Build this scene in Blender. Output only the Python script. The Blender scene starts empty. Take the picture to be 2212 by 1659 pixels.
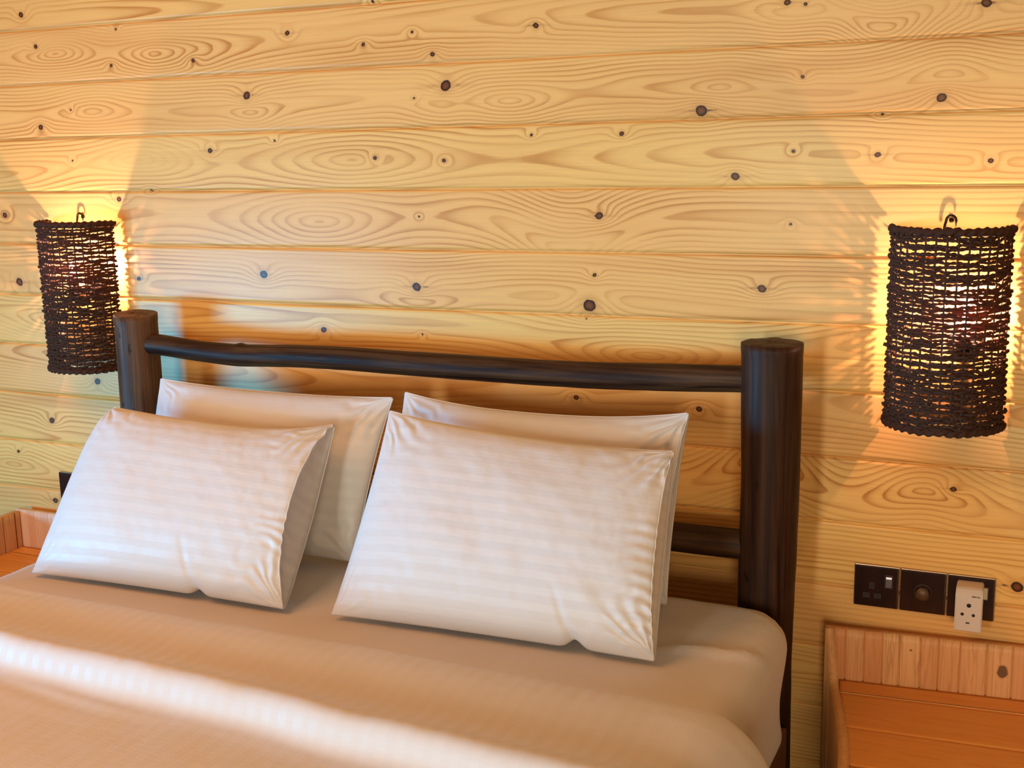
import bpy, bmesh, math, random
import numpy as np
from mathutils import Vector, Matrix

random.seed(7)
sc = bpy.context.scene
COL = sc.collection
PI = math.pi

# ------------------------------------------------------------------ view / camera
sc.view_settings.view_transform = 'Standard'
sc.view_settings.look = 'None'
sc.view_settings.gamma = 1.0
sc.view_settings.use_curve_mapping = False
sc.view_settings.exposure = -0.20
sc.cycles.use_denoising = True
sc.cycles.max_bounces = 12
sc.cycles.diffuse_bounces = 6
sc.cycles.transparent_max_bounces = 16
sc.cycles.sample_clamp_indirect = 6.0

CAM_R = (0.9162129, 0.4001399, -0.0210225)
CAM_U = (-0.0584222, 0.1853076, 0.9809424)
CAM_F = (-0.3964098, 0.8975239, -0.1931583)
cd = bpy.data.cameras.new('camera')
cd.sensor_width = 36.0
cd.lens = 2592.84 / 2212 * 36.0
cd.clip_start = 0.05
cam = bpy.data.objects.new('camera', cd)
COL.objects.link(cam)
r, u, f = Vector(CAM_R).normalized(), Vector(CAM_U).normalized(), Vector(CAM_F).normalized()
cam.matrix_world = Matrix(((r.x, u.x, -f.x, 0.0), (r.y, u.y, -f.y, -2.34784), (r.z, u.z, -f.z, 1.44), (0, 0, 0, 1)))
sc.camera = cam

# ------------------------------------------------------------------ helpers
def link(name, me, mat=None, parent=None, smooth=True):
    o = bpy.data.objects.new(name, me)
    COL.objects.link(o)
    if mat is not None and not me.materials:
        me.materials.append(mat)
    if parent is not None:
        o.parent = parent
    if smooth:
        me.polygons.foreach_set('use_smooth', [True] * len(me.polygons))
    return o

def tag(o, label=None, cat=None, group=None, kind=None):
    if label: o['label'] = label
    if cat: o['category'] = cat
    if group: o['group'] = group
    if kind: o['kind'] = kind
    return o

def thing(name, label, cat, group=None, loc=(0, 0, 0), rotz=0.0):
    o = bpy.data.objects.new(name, None)
    o.empty_display_size = 0.05
    COL.objects.link(o)
    o.location = loc
    o.rotation_euler = (0, 0, rotz)
    return tag(o, label, cat, group)

def np_mesh(name, verts, faces):
    """verts (n,3) array, faces (m,k) int array, k constant."""
    me = bpy.data.meshes.new(name)
    verts = np.ascontiguousarray(verts, dtype=np.float32)
    faces = np.ascontiguousarray(faces, dtype=np.int32)
    n, (m, k) = len(verts), faces.shape
    me.vertices.add(n); me.vertices.foreach_set('co', verts.ravel())
    me.loops.add(m * k); me.loops.foreach_set('vertex_index', faces.ravel())
    me.polygons.add(m)
    me.polygons.foreach_set('loop_start', np.arange(0, m * k, k, dtype=np.int32))
    me.update(calc_edges=True)
    me.validate()
    return me

def vattr(me, name, vals):
    a = me.attributes.new(name, 'FLOAT', 'POINT')
    a.data.foreach_set('value', np.ascontiguousarray(vals, dtype=np.float32).ravel())

def grid_faces(nu, nv, off=0, flip=False):
    i, j = np.meshgrid(np.arange(nu - 1), np.arange(nv - 1), indexing='ij')
    a = (i * nv + j + off).ravel()
    f = np.stack([a, a + nv, a + nv + 1, a + 1], 1)
    return f[:, ::-1] if flip else f

_R = np.random.RandomState(11)
_LAT = _R.rand(257, 257)
def vn(x, y, s=0):
    """value noise in [-1,1]"""
    x = np.asarray(x, float) + s * 17.31 + 1000; y = np.asarray(y, float) + s * 7.77 + 1000
    xi = np.floor(x).astype(int); yi = np.floor(y).astype(int)
    fx = x - xi; fy = y - yi
    fx = fx * fx * fx * (fx * (fx * 6 - 15) + 10); fy = fy * fy * fy * (fy * (fy * 6 - 15) + 10)
    g = lambda a, b: _LAT[a % 257, b % 257]
    v = (g(xi, yi) * (1 - fx) + g(xi + 1, yi) * fx) * (1 - fy) + (g(xi, yi + 1) * (1 - fx) + g(xi + 1, yi + 1) * fx) * fy
    return v * 2 - 1

def fbm(x, y, s=0, o=4):
    t = 0; a = 1.0; n = 0
    for k in range(o):
        t = t + a * vn(x * 2 ** k, y * 2 ** k, s + k * 3); n += a; a *= .5
    return t / n

def box_bm(bm, lo, hi, bev=0.0, seg=2):
    m = bmesh.ops.create_cube(bm, size=1.0)
    vs = m['verts']
    c = [(a + b) / 2 for a, b in zip(lo, hi)]; d = [b - a for a, b in zip(lo, hi)]
    for v in vs:
        v.co = Vector((c[0] + v.co.x * d[0], c[1] + v.co.y * d[1], c[2] + v.co.z * d[2]))
    if bev > 0:
        es = list({e for v in vs for e in v.link_edges})
        bmesh.ops.bevel(bm, geom=es, offset=bev, segments=seg, affect='EDGES', profile=.6)

def bm_obj(name, bm, mat, parent=None, smooth=False):
    me = bpy.data.meshes.new(name)
    bmesh.ops.recalc_face_normals(bm, faces=bm.faces)
    bm.to_mesh(me); bm.free()
    return link(name, me, mat, parent, smooth)

def box(name, lo, hi, mat, parent=None, bev=0.002, seg=2):
    bm = bmesh.new(); box_bm(bm, lo, hi, bev, seg)
    return bm_obj(name, bm, mat, parent)

def tube_arrays(path, radius, sides, closed=False, twist=None, cap=True):
    """path (n,3); radius scalar/array (n,) or (n,sides)."""
    P = np.asarray(path, float); n = len(P)
    T = np.gradient(P, axis=0)
    if closed:
        T = np.roll(P, -1, 0) - np.roll(P, 1, 0)
    T /= np.linalg.norm(T, axis=1)[:, None] + 1e-12
    ref = np.array([0, 0, 1.0]) if abs(T[:, 2]).mean() < .8 else np.array([0, 1.0, 0])
    A = np.cross(T, ref); A /= np.linalg.norm(A, axis=1)[:, None] + 1e-12
    B = np.cross(A, T)
    th = np.arange(sides) / sides * 2 * PI
    R = np.asarray(radius, float)
    if R.ndim == 0: R = np.full((n, sides), float(R))
    elif R.ndim == 1: R = np.repeat(R[:, None], sides, 1)
    V = P[:, None, :] + R[:, :, None] * (np.cos(th)[None, :, None] * A[:, None, :] + np.sin(th)[None, :, None] * B[:, None, :])
    V = V.reshape(-1, 3)
    i, j = np.meshgrid(np.arange(n if closed else n - 1), np.arange(sides), indexing='ij')
    i2 = (i + 1) % n; j2 = (j + 1) % sides
    F = np.stack([(i * sides + j), (i * sides + j2), (i2 * sides + j2), (i2 * sides + j)], -1).reshape(-1, 4)
    if cap and not closed:
        c0 = len(V)
        V = np.vstack([V, P[0], P[-1]])
        js = np.arange(sides); jn = (js + 1) % sides
        f0 = np.stack([np.full(sides, c0), jn, js, js], 1)
        f1 = np.stack([np.full(sides, c0 + 1), (n - 1) * sides + js, (n - 1) * sides + jn, (n - 1) * sides + jn], 1)
        return V, F, np.vstack([f0, f1])[:, :3]
    return V, F, None

class MB:
    """collects tubes / patches into one mesh"""
    def __init__(s): s.V = []; s.Q = []; s.T = []; s.n = 0
    def add(s, V, Q=None, T=None):
        s.V.append(V)
        if Q is not None and len(Q): s.Q.append(np.asarray(Q) + s.n)
        if T is not None and len(T): s.T.append(np.asarray(T) + s.n)
        s.n += len(V)
    def tube(s, path, radius, sides=10, closed=False):
        s.add(*tube_arrays(path, radius, sides, closed))
    def lathe(s, prof, c, axis='z', n=32):
        prof = np.asarray(prof, float)
        th = np.arange(n) / n * 2 * PI
        a = prof[:, 0][:, None] * np.cos(th); b = prof[:, 0][:, None] * np.sin(th); h = np.repeat(prof[:, 1][:, None], n, 1)
        if axis == 'z': V = np.stack([a, b, h], -1)
        else: V = np.stack([a, -h, b], -1)          # axis towards -y
        V = V.reshape(-1, 3) + np.array(c)
        m = len(prof)
        i, j = np.meshgrid(np.arange(m - 1), np.arange(n), indexing='ij'); j2 = (j + 1) % n
        s.add(V, np.stack([i * n + j, i * n + j2, (i + 1) * n + j2, (i + 1) * n + j], -1).reshape(-1, 4))
    def build(s, name, mat, parent=None, smooth=True):
        V = np.vstack(s.V)
        fs = []
        if s.Q: fs += [q for a in s.Q for q in a.tolist()]
        if s.T: fs += [t for a in s.T for t in a.tolist()]
        me = bpy.data.meshes.new(name)
        if s.Q and not s.T:
            me = np_mesh(name, V, np.vstack(s.Q))
        else:
            me.from_pydata(V.tolist(), [], fs); me.update()
        bm = bmesh.new(); bm.from_mesh(me)
        bmesh.ops.remove_doubles(bm, verts=bm.verts, dist=1e-6)
        bmesh.ops.recalc_face_normals(bm, faces=bm.faces)
        bm.to_mesh(me); bm.free()
        return link(name, me, mat, parent, smooth)

# ------------------------------------------------------------------ materials
class NT:
    def __init__(s, name):
        s.m = bpy.data.materials.new(name); s.m.use_nodes = True
        s.t = s.m.node_tree; s.t.nodes.clear()
        s.out = s.n('ShaderNodeOutputMaterial'); s.b = s.n('ShaderNodeBsdfPrincipled')
        s.l(s.b.outputs[0], s.out.inputs[0])
    def n(s, t, **k):
        x = s.t.nodes.new(t)
        for a, v in k.items(): setattr(x, a, v)
        return x
    def l(s, a, b): s.t.links.new(a, b)
    def put(s, sock, v):
        if isinstance(v, bpy.types.NodeSocket): s.l(v, sock)
        else: sock.default_value = v
    def math(s, op, a, b=0.0, c=None, clamp=False):
        x = s.n('ShaderNodeMath', operation=op, use_clamp=clamp)
        s.put(x.inputs[0], a); s.put(x.inputs[1], b)
        if c is not None: s.put(x.inputs[2], c)
        return x.outputs[0]
    def mix(s, fac, a, b, mode='MIX'):
        x = s.n('ShaderNodeMix', data_type='RGBA', blend_type=mode)
        s.put(x.inputs[0], fac)
        for i, v in ((6, a), (7, b)):
            s.put(x.inputs[i], v if isinstance(v, bpy.types.NodeSocket) else (*v[:3], 1.0))
        return x.outputs[2]
    def ramp(s, fac, stops, interp='LINEAR'):
        x = s.n('ShaderNodeValToRGB'); cr = x.color_ramp; cr.interpolation = interp
        while len(cr.elements) > len(stops): cr.elements.remove(cr.elements[-1])
        while len(cr.elements) < len(stops): cr.elements.new(0.5)
        for e, (p, c) in zip(cr.elements, stops):
            e.position = p; e.color = (c, c, c, 1) if not hasattr(c, '__len__') else (*c[:3], 1)
        s.l(fac, x.inputs[0]); return x.outputs[0]
    def coord(s, scale=(1, 1, 1), kind='Object', loc=(0, 0, 0)):
        tc = s.n('ShaderNodeTexCoord'); mp = s.n('ShaderNodeMapping')
        mp.inputs['Scale'].default_value = scale; mp.inputs['Location'].default_value = loc
        s.l(tc.outputs[kind], mp.inputs[0]); return mp.outputs[0]
    def noise(s, vec, scale=5.0, detail=3.0, rough=.5, dist=0.0):
        x = s.n('ShaderNodeTexNoise'); s.l(vec, x.inputs['Vector'])
        x.inputs['Scale'].default_value = scale; x.inputs['Detail'].default_value = detail
        x.inputs['Roughness'].default_value = rough; x.inputs['Distortion'].default_value = dist
        return x.outputs[0]
    def attr(s, name):
        x = s.n('ShaderNodeAttribute'); x.attribute_name = name; return x.outputs['Fac']
    def bump(s, h, strength=.3, dist=.001, prev=None):
        x = s.n('ShaderNodeBump'); s.put(x.inputs['Height'], h)
        x.inputs['Strength'].default_value = strength; x.inputs['Distance'].default_value = dist
        if prev is not None: s.l(prev, x.inputs['Normal'])
        return x.outputs[0]
    def fin(s, color=None, rough=None, normal=None, **k):
        if color is not None: s.put(s.b.inputs['Base Color'], color if isinstance(color, bpy.types.NodeSocket) else (*color[:3], 1))
        if rough is not None: s.put(s.b.inputs['Roughness'], rough)
        if normal is not None: s.l(normal, s.b.inputs['Normal'])
        for a, v in k.items(): s.put(s.b.inputs[a.replace('_', ' ')], v)
        return s.m

def simple(name, col, rough=.5, **k):
    return NT(name).fin(col, rough, **k)

def mat_wall():
    t = NT('knotty_pine_cladding')
    g = t.attr('grain'); kd = t.attr('knot'); tone = t.attr('tone'); tone2 = t.attr('tone2')
    wob = t.noise(t.coord((3.0, 1, 26.0)), 1.0, 3.0, .55)
    g2 = t.math('ADD', g, t.math('MULTIPLY', wob, 0.55))
    fr = t.math('FRACT', g2)
    line = t.ramp(fr, [(0.0, .10), (.35, .03), (.60, .32), (.84, 1.0), (.93, .95), (1.0, .10)])
    stren = t.noise(t.coord((1.9, 1, 17.0), loc=(3.1, 0, 8.2)), 1.0, 2.0, .5)
    st = t.ramp(stren, [(.30, .12), (.5, .52), (.70, 1.0)])
    line = t.math('MULTIPLY', line, st)
    fine = t.noise(t.coord((5.0, 1, 420.0)), 1.0, 3.0, .6)
    base = t.mix(tone, (.92, .57, .175), (.88, .48, .165))
    base = t.mix(t.ramp(fine, [(.35, .0), (.7, .35)]), base, (.64, .38, .14))
    # broad resin-coloured streaks along the boards
    streak = t.noise(t.coord((1.1, 1, 13.0), loc=(0, 0, 2.7)), 1.0, 2.0, .5)
    base = t.mix(t.math('MULTIPLY', t.ramp(streak, [(.52, .0), (.74, 1.0)]), t.math('ADD', tone2, .25)), base, (.66, .30, .08))
    col = t.mix(t.math('MULTIPLY', line, .88), base, (.50, .18, .030))
    # knots: dark ring, brown heart, halo
    kn = t.noise(t.coord((90, 90, 90)), 1.0, 2.0)
    kd2 = t.math('ADD', kd, t.math('MULTIPLY', t.math('SUBTRACT', kn, .5), .35))
    halo = t.ramp(t.math('MULTIPLY', kd2, .25), [(.2, .55), (.34, .25), (.6, .0)])
    col = t.mix(halo, col, (.50, .23, .07))
    core = t.ramp(kd2, [(.88, 1.0), (1.0, 0.0)])
    heart = t.ramp(kd2, [(.0, (.22, .075, .022)), (.55, (.13, .042, .012)), (.8, (.03, .009, .004)), (1.0, (.05, .016, .006))])
    col = t.mix(core, col, heart)
    saw = t.noise(t.coord((260, 1, 3.0)), 1.0, 2.0, .6)
    b1 = t.bump(saw, .10, .0012)
    b2 = t.bump(fine, .12, .0008, b1)
    rough = t.ramp(fine, [(.2, .27), (.8, .36)])
    return t.fin(col, rough, b2, Specular_IOR_Level=.2)

def mat_wood(name, ax, light, dark, rough=.45, scale=1.0, tone_attr=False, contrast=.7, coat=0.0):
    """straight grained timber, grain running along axis ax (0,1,2)"""
    t = NT(name)
    sc_ = [38 * scale] * 3; sc_[ax] = 1.6 * scale
    v = t.coord(tuple(sc_))
    n1 = t.noise(v, 1.0, 4.0, .6, 1.2)
    s2 = [150 * scale] * 3; s2[ax] = 5 * scale
    n2 = t.noise(t.coord(tuple(s2)), 1.0, 3.0, .6)
    w = t.math('FRACT', t.math('MULTIPLY', n1, 7.0))
    ring = t.ramp(w, [(.0, .1), (.5, .2), (.88, 1.0), (1.0, .1)])
    fac = t.math('MULTIPLY', t.math('ADD', t.math('MULTIPLY', ring, .55), t.math('MULTIPLY', n2, .45)), contrast)
    col = t.mix(fac, light, dark)
    if tone_attr:
        ta = t.attr('tone')
        col = t.mix(t.math('MULTIPLY', ta, .85), col, t.mix(.5, dark, (light[0] * .9, light[1] * .62, light[2] * .5)))
        kd = t.attr('knot')
        col = t.mix(t.ramp(kd, [(.75, .9), (1.05, .0)]), col, (.10, .035, .012))
    bmp = t.bump(n2, .15, .001)
    return t.fin(col, rough, bmp, Coat_Weight=coat)

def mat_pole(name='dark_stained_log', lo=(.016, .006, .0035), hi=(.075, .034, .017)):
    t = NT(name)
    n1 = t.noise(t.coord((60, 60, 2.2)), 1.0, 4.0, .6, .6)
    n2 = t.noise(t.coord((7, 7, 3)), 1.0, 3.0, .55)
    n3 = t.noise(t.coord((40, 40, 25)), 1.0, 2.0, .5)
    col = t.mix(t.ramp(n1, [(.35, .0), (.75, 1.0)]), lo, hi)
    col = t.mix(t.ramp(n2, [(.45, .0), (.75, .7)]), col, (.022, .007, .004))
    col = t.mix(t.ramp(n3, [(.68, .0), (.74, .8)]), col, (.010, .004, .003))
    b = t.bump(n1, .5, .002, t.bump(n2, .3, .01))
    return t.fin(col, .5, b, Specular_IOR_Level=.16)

def mat_pole_x():
    t = NT('dark_stained_branch')
    n1 = t.noise(t.coord((2.2, 70, 70)), 1.0, 4.0, .6, .6)
    n2 = t.noise(t.coord((5, 12, 12)), 1.0, 3.0, .55)
    col = t.mix(t.ramp(n1, [(.35, .0), (.75, 1.0)]), (.015, .005, .0025), (.115, .055, .023))
    col = t.mix(t.ramp(n2, [(.45, .0), (.75, .7)]), col, (.022, .007, .004))
    b = t.bump(n1, .5, .002, t.bump(n2, .3, .01))
    return t.fin(col, .5, b, Specular_IOR_Level=.16)

def mat_cloth(name, col=(.70, .675, .65), stripe=0.0, attr='sv', period=42.0, rough=.75, tint=(.62, .59, .565)):
    t = NT(name)
    weave = t.noise(t.coord((900, 900, 900)), 1.0, 1.0)
    slub = t.noise(t.coord((30, 120, 260)), 1.0, 3.0, .6)
    c = t.mix(t.ramp(slub, [(.35, .0), (.8, .20)]), col, tint)
    b = t.bump(weave, .08, .0005, t.bump(slub, .14, .0015))
    rg = rough
    if stripe > 0:
        sv = t.attr(attr)
        w = t.math('SINE', t.math('MULTIPLY', sv, period * 2 * PI))
        w = t.ramp(t.math('MULTIPLY_ADD', w, .5, .5), [(.38, .0), (.62, 1.0)])
        c = t.mix(t.math('MULTIPLY', w, stripe), c, tint)
        rg = t.math('MULTIPLY_ADD', w, .22, rough - .25)
        b = t.bump(w, .10, .0012, b)
    return t.fin(c, rg, b, Sheen_Weight=.15, Specular_IOR_Level=.35)

def mat_rope():
    t = NT('brown_twisted_seagrass')
    n = t.noise(t.coord((240, 240, 240)), 1.0, 3.0, .6)
    n2 = t.noise(t.coord((30, 30, 60)), 1.0, 2.0, .5)
    c = t.mix(n, (.026, .011, .006), (.10, .046, .025))
    c = t.mix(t.ramp(n2, [(.4, .0), (.7, .6)]), c, (.06, .020, .010))
    t.fin(c, .85, t.bump(n, .4, .0015), Specular_IOR_Level=.25)
    tr = t.n('ShaderNodeBsdfTranslucent'); tr.inputs[0].default_value = (.32, .09, .04, 1)
    mx = t.n('ShaderNodeMixShader'); mx.inputs[0].default_value = .16
    t.l(t.b.outputs[0], mx.inputs[1]); t.l(tr.outputs[0], mx.inputs[2]); t.l(mx.outputs[0], t.out.inputs[0])
    return t.m

def mat_glass(name, tint=(1, 1, 1), gl=.06):
    t = NT(name)
    tr = t.n('ShaderNodeBsdfTransparent'); tr.inputs[0].default_value = (*tint, 1)
    g = t.n('ShaderNodeBsdfGlossy'); g.inputs['Roughness'].default_value = .02
    mx = t.n('ShaderNodeMixShader'); mx.inputs[0].default_value = gl
    t.l(tr.outputs[0], mx.inputs[1]); t.l(g.outputs[0], mx.inputs[2]); t.l(mx.outputs[0], t.out.inputs[0])
    return t.m

def mat_emit(name, col, st):
    t = NT(name)
    e = t.n('ShaderNodeEmission'); e.inputs[0].default_value = (*col, 1); e.inputs[1].default_value = st
    t.l(e.outputs[0], t.out.inputs[0]); return t.m

BULB_COL = (1.0, .56, .42)
BULB_ST = 3900.0

M_wall = mat_wall()
M_room = mat_wood('plain_pine_boards', 0, (.46, .23, .075), (.30, .13, .035), .5)
M_roomy = mat_wood('plain_pine_boards_side', 1, (.46, .23, .075), (.30, .13, .035), .5)
M_floor = mat_wood('dark_floorboards', 1, (.20, .10, .05), (.10, .045, .02), .4)
M_post = mat_pole()
M_post_lit = mat_pole('brighter_lit_log', (.040, .018, .010), (.19, .105, .062))  # log colour raised to stand in for stronger daylight on the left post
M_rail = mat_pole_x()
M_bedrail = mat_wood('stained_bed_rail', 1, (.22, .085, .03), (.10, .035, .012), .5)
M_pc1 = mat_cloth('striped_white_pillowcase', stripe=.40, period=36.0)
M_pc2 = mat_cloth('plain_white_pillowcase', stripe=.18, period=36.0)
M_sheet = mat_cloth('white_bed_sheet', (.68, .655, .63))
M_duvet = mat_cloth('white_duvet_cover', (.69, .665, .64), stripe=.10, attr='sv', period=34.0)
M_rope = mat_rope()
M_stake = simple('brown_stake', (.05, .022, .012), .8)
M_iron = simple('dark_iron', (.025, .018, .015), .35, Metallic=.9)
M_bulb = mat_emit('lit_bulb', BULB_COL, BULB_ST)
M_bulbglass = mat_glass('clear_bulb_glass', (1, .98, .95), .05)
M_brass = simple('bulb_cap', (.55, .42, .22), .3, Metallic=1.0)
M_plate = None
def _plate():
    t = NT('dark_brown_gloss_plate')
    n = t.noise(t.coord((70, 70, 4)), 1.0, 3.0, .6)
    c = t.mix(n, (.010, .0035, .003), (.030, .010, .007))
    return t.fin(c, .16)
M_plate = _plate()
M_platerim = simple('bronze_plate_edge', (.40, .27, .17), .3, Metallic=.85)
M_shutter = simple('dark_socket_surround', (.055, .026, .020), .35)
M_slot = simple('socket_slot', (.006, .004, .004), .6)
M_neon = mat_emit('neon_indicator', (1.0, .72, .66), 1.1)
M_knob = simple('bronze_dimmer_knob', (.11, .062, .028), .45, Metallic=.3)
M_rocker = simple('worn_bronze_rocker', (.36, .29, .19), .35, Metallic=.4)
M_white = simple('white_plastic', (.66, .56, .48), .4)
M_print = simple('grey_print', (.12, .09, .07), .6)
M_ns_v = mat_wood('pine_slats', 2, (.90, .56, .25), (.46, .19, .06), .55, 1.0, True, .95)
M_ns_p = mat_wood('pale_pine_slats', 2, (.92, .72, .54), (.60, .36, .20), .55, 1.0, True, .6)
M_ns_x = mat_wood('orange_pine_boards', 0, (.90, .45, .11), (.60, .22, .04), .45, .6, True, .8)
M_ns_e = mat_wood('raw_pine_edge', 2, (.82, .46, .18), (.46, .20, .07), .7, 1.0)
M_glass = mat_glass('window_glass')
M_frame = simple('window_frame_paint', (.30, .17, .08), .5)

# ------------------------------------------------------------------ back wall : knotty pine boards
KNOTS = [(-2.343,1.788,0.0078),(-1.346,1.755,0.0042),(-2.050,1.737,0.0037),(-2.305,1.710,0.0065),(-1.567,1.701,0.0066),(-2.073,1.654,0.0050),(-1.830,1.654,0.0059),(-1.373,1.667,0.0053),(-1.252,1.686,0.0041),(-1.205,1.638,0.0061),(-0.967,1.683,0.0067),(-0.459,1.695,0.0068),(-0.425,1.690,0.0042),(-0.111,1.672,0.0092),(-1.686,1.570,0.0104),(-2.313,1.515,0.0080),(-2.211,1.554,0.0032),(-1.176,1.572,0.0133),(-1.253,1.549,0.0031),(-0.621,1.503,0.0126),(-0.427,1.559,0.0043),(-0.178,1.512,0.0096),(-1.799,1.448,0.0072),(-1.617,1.467,0.0034),(-2.220,1.431,0.0033),(-1.356,1.424,0.0054),(-1.186,1.416,0.0052),(-0.981,1.465,0.0040),(-0.784,1.463,0.0057),(-0.552,1.376,0.0090),(-0.441,1.422,0.0043),(-0.286,1.413,0.0059),(-0.090,1.399,0.0056),(-0.281,1.486,0.0033),(-1.984,1.357,0.0038),(-2.083,1.336,0.0077),(-2.463,1.296,0.0084),(-0.833,1.299,0.0088),(-0.443,1.284,0.0035),(-1.251,1.296,0.0032),(-2.436,1.123,0.0121),(-2.041,1.141,0.0065),(-1.669,1.160,0.0110),(-1.263,1.141,0.0111),(-0.844,1.177,0.0050),(-0.856,1.113,0.0150),(-0.496,1.158,0.0091),(-2.105,1.227,0.0065),(-1.511,1.035,0.0082),(-0.863,1.085,0.0025),(-1.253,1.035,0.0028),(-2.203,0.872,0.0100),(-0.888,0.914,0.0062),(-0.620,0.907,0.0068),(-2.371,0.757,0.0095),(-0.124,0.785,0.0061),(-0.002,0.605,0.0120),(-2.501,0.662,0.0052),(-2.386,0.535,0.0089)]
EYES = [(-1.508,1.283,0.134),(-1.946,1.673,0.121),(-2.244,1.688,0.088),(-1.680,1.535,0.038),(-0.589,1.545,0.041),(-0.168,1.553,0.047),(-1.180,1.543,0.044),(-2.142,1.549,0.086),(-0.728,1.011,0.117),(-1.415,1.421,0.230),(-0.899,1.228,0.061),(-1.265,1.110,0.069),(-1.029,1.538,0.073),(-2.341,1.028,0.094),(-0.485,0.815,0.055),(-0.174,0.777,0.050),(-2.522,0.627,0.117),(-2.012,1.430,0.097),(-0.291,1.640,0.048),(-0.442,1.686,0.042)]
PITCH = 0.1318; G0 = 1.354
X0, X1, ZTOP = -3.6, 1.6, 2.72

def build_wall():
    xs = np.concatenate([np.arange(X0, -2.76, .03), np.arange(-2.76, .09, .003), np.arange(.09, X1 + .03, .03)])
    xs = np.unique(np.round(xs, 5)); xs = xs[np.r_[True, np.diff(xs) > .0015]]; xs[-1] = X1
    k0 = math.floor((0 - G0) / PITCH); k1 = math.ceil((ZTOP - G0) / PITCH)
    zs, ys, pk = [], [], []
    for k in range(k0, k1):
        zb = G0 + k * PITCH
        fine = zb + PITCH > .15 and zb < 1.86
        n = 44 if fine else 6
        prof = [(0, .0075), (.0028, .0075), (.0034, .0035), (.0075, .0)]
        top = [(PITCH - .0035, 0.0), (PITCH - .0006, .0035), (PITCH - .0003, .0075)]
        mid = [(a, 0.0) for a in np.linspace(.0075, PITCH - .0035, n)[1:-1]]
        for a, y in prof + mid + top:
            zs.append(zb + a); ys.append(y); pk.append(k)
    zs = np.array(zs); ys = np.array(ys); pk = np.array(pk)
    keep = (zs >= -.001) & (zs <= ZTOP + .001)
    zs, ys, pk = zs[keep], ys[keep], pk[keep]
    X, Z = np.meshgrid(xs, zs, indexing='ij')
    Y = np.repeat(ys[None, :], len(xs), 0)
    K = np.repeat(pk[None, :], len(xs), 0)
    G = np.zeros_like(X); T1 = np.zeros_like(X); T2 = np.zeros_like(X)
    rs = np.random.RandomState(5)
    for k in sorted(set(pk.tolist())):
        s = np.where(pk == k)[0]
        x = X[:, s]; z = Z[:, s]; zc = G0 + (k + .5) * PITCH
        ey = [e for e in EYES if abs(e[1] - zc) < PITCH / 2]
        off = rs.uniform(-.045, .045); h0 = rs.uniform(.008, .045); ph = rs.uniform(0, 50)
        axis = zc + off + .016 * vn(xs / .55, xs * 0, k * 5 + 3)
        h = h0 * (1 + .9 * vn(xs / .8, xs * 0 + 3, k * 7 + 1)) + .002
        for (ex, ez, ew) in ey:
            w = np.exp(-((xs - ex) / (ew * 2.2)) ** 2)
            axis = axis * (1 - w) + ez * w
            he = np.sqrt(((xs - ex) / 4.5) ** 2 + .0015 ** 2)
            h = h * (1 - w) + he * w
        uu = z - axis[:, None] + .003 * vn(x / .24, z / .06, k + 40) + .0009 * vn(x / .07, z / .02, k + 60)
        rr = np.sqrt(uu ** 2 + (h ** 2)[:, None])
        sp = rs.uniform(.0062, .0108)
        g = rr / sp + ph
        for (kx, kz, kr) in KNOTS:
            if abs(kz - zc) < PITCH:
                d2 = ((x - kx) / (kr * 3.2 + .004)) ** 2 + ((z - kz) / (kr * 1.9 + .003)) ** 2
                g = g + (1.2 + kr * 130) * np.exp(-d2) * (1 if kz >= zc - PITCH else -1)
        G[:, s] = g
        T1[:, s] = rs.uniform(0, .75); T2[:, s] = rs.uniform(0, .7)
    # single boards that read pinker / more orange in the room
    D = np.full_like(X, 4.0)
    for i, (kx, kz, kr) in enumerate(KNOTS):
        ii = np.where(abs(xs - kx) < .09)[0]; jj = np.where(abs(zs - kz) < .09)[0]
        if len(ii) == 0 or len(jj) == 0: continue
        sl = np.ix_(ii, jj)
        a = (i * 37 % 10) / 10 * 1.2 - .6
        dx = X[sl] - kx; dz = Z[sl] - kz
        d = np.sqrt((dx * math.cos(a) + dz * math.sin(a)) ** 2 + ((-dx * math.sin(a) + dz * math.cos(a)) * 1.18) ** 2) / kr
        # pointed bark flares along the grain
        fl = np.maximum(abs(dx) / (kr * 3.4), abs(dz) / (kr * .18 + .0006)) * .98
        if kr > .0058 and i % 3: d = np.minimum(d, np.maximum(fl + .10 * abs(dx) / kr, .97))
        D[sl] = np.minimum(D[sl], d)
    V = np.stack([X, Y, Z], -1).reshape(-1, 3)
    nu, nv = len(xs), len(zs)
    F = grid_faces(nu, nv)
    # back slab
    b = len(V)
    Vb = np.array([(X0, .05, zs[0]), (X1, .05, zs[0]), (X1, .05, zs[-1]), (X0, .05, zs[-1])])
    c = [0, (nu - 1) * nv, (nu - 1) * nv + nv - 1, nv - 1]
    Fb = np.array([(b + 1, b, b + 3, b + 2), (c[0], b, b + 1, c[1]), (c[1], b + 1, b + 2, c[2]), (c[2], b + 2, b + 3, c[3]), (c[3], b + 3, b, c[0])])
    V = np.vstack([V, Vb]); F = np.vstack([F, Fb])
    me = np_mesh('wall_back', V, F)
    pad = lambda a, v: np.concatenate([a.ravel(), np.full(4, v)])
    vattr(me, 'grain', pad(G, 0)); vattr(me, 'knot', pad(D, 4)); vattr(me, 'tone', pad(T1, .3)); vattr(me, 'tone2', pad(T2, .3))
    o = link('wall_back', me, M_wall, None, False)
    tag(o, kind='structure')
build_wall()

# ------------------------------------------------------------------ rest of the room
YF = -4.1
def struct(o): return tag(o, kind='structure')
struct(box('floor', (X0 - .1, YF - .1, -.06), (X1 + .1, .05, 0.0), M_floor, bev=0))
struct(box('ceiling', (X0 - .1, YF - .1, ZTOP), (X1 + .1, .05, ZTOP + .08), M_room, bev=0))
struct(box('wall_right', (X1, YF, 0), (X1 + .08, -.001, ZTOP), M_roomy, bev=0))

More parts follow.
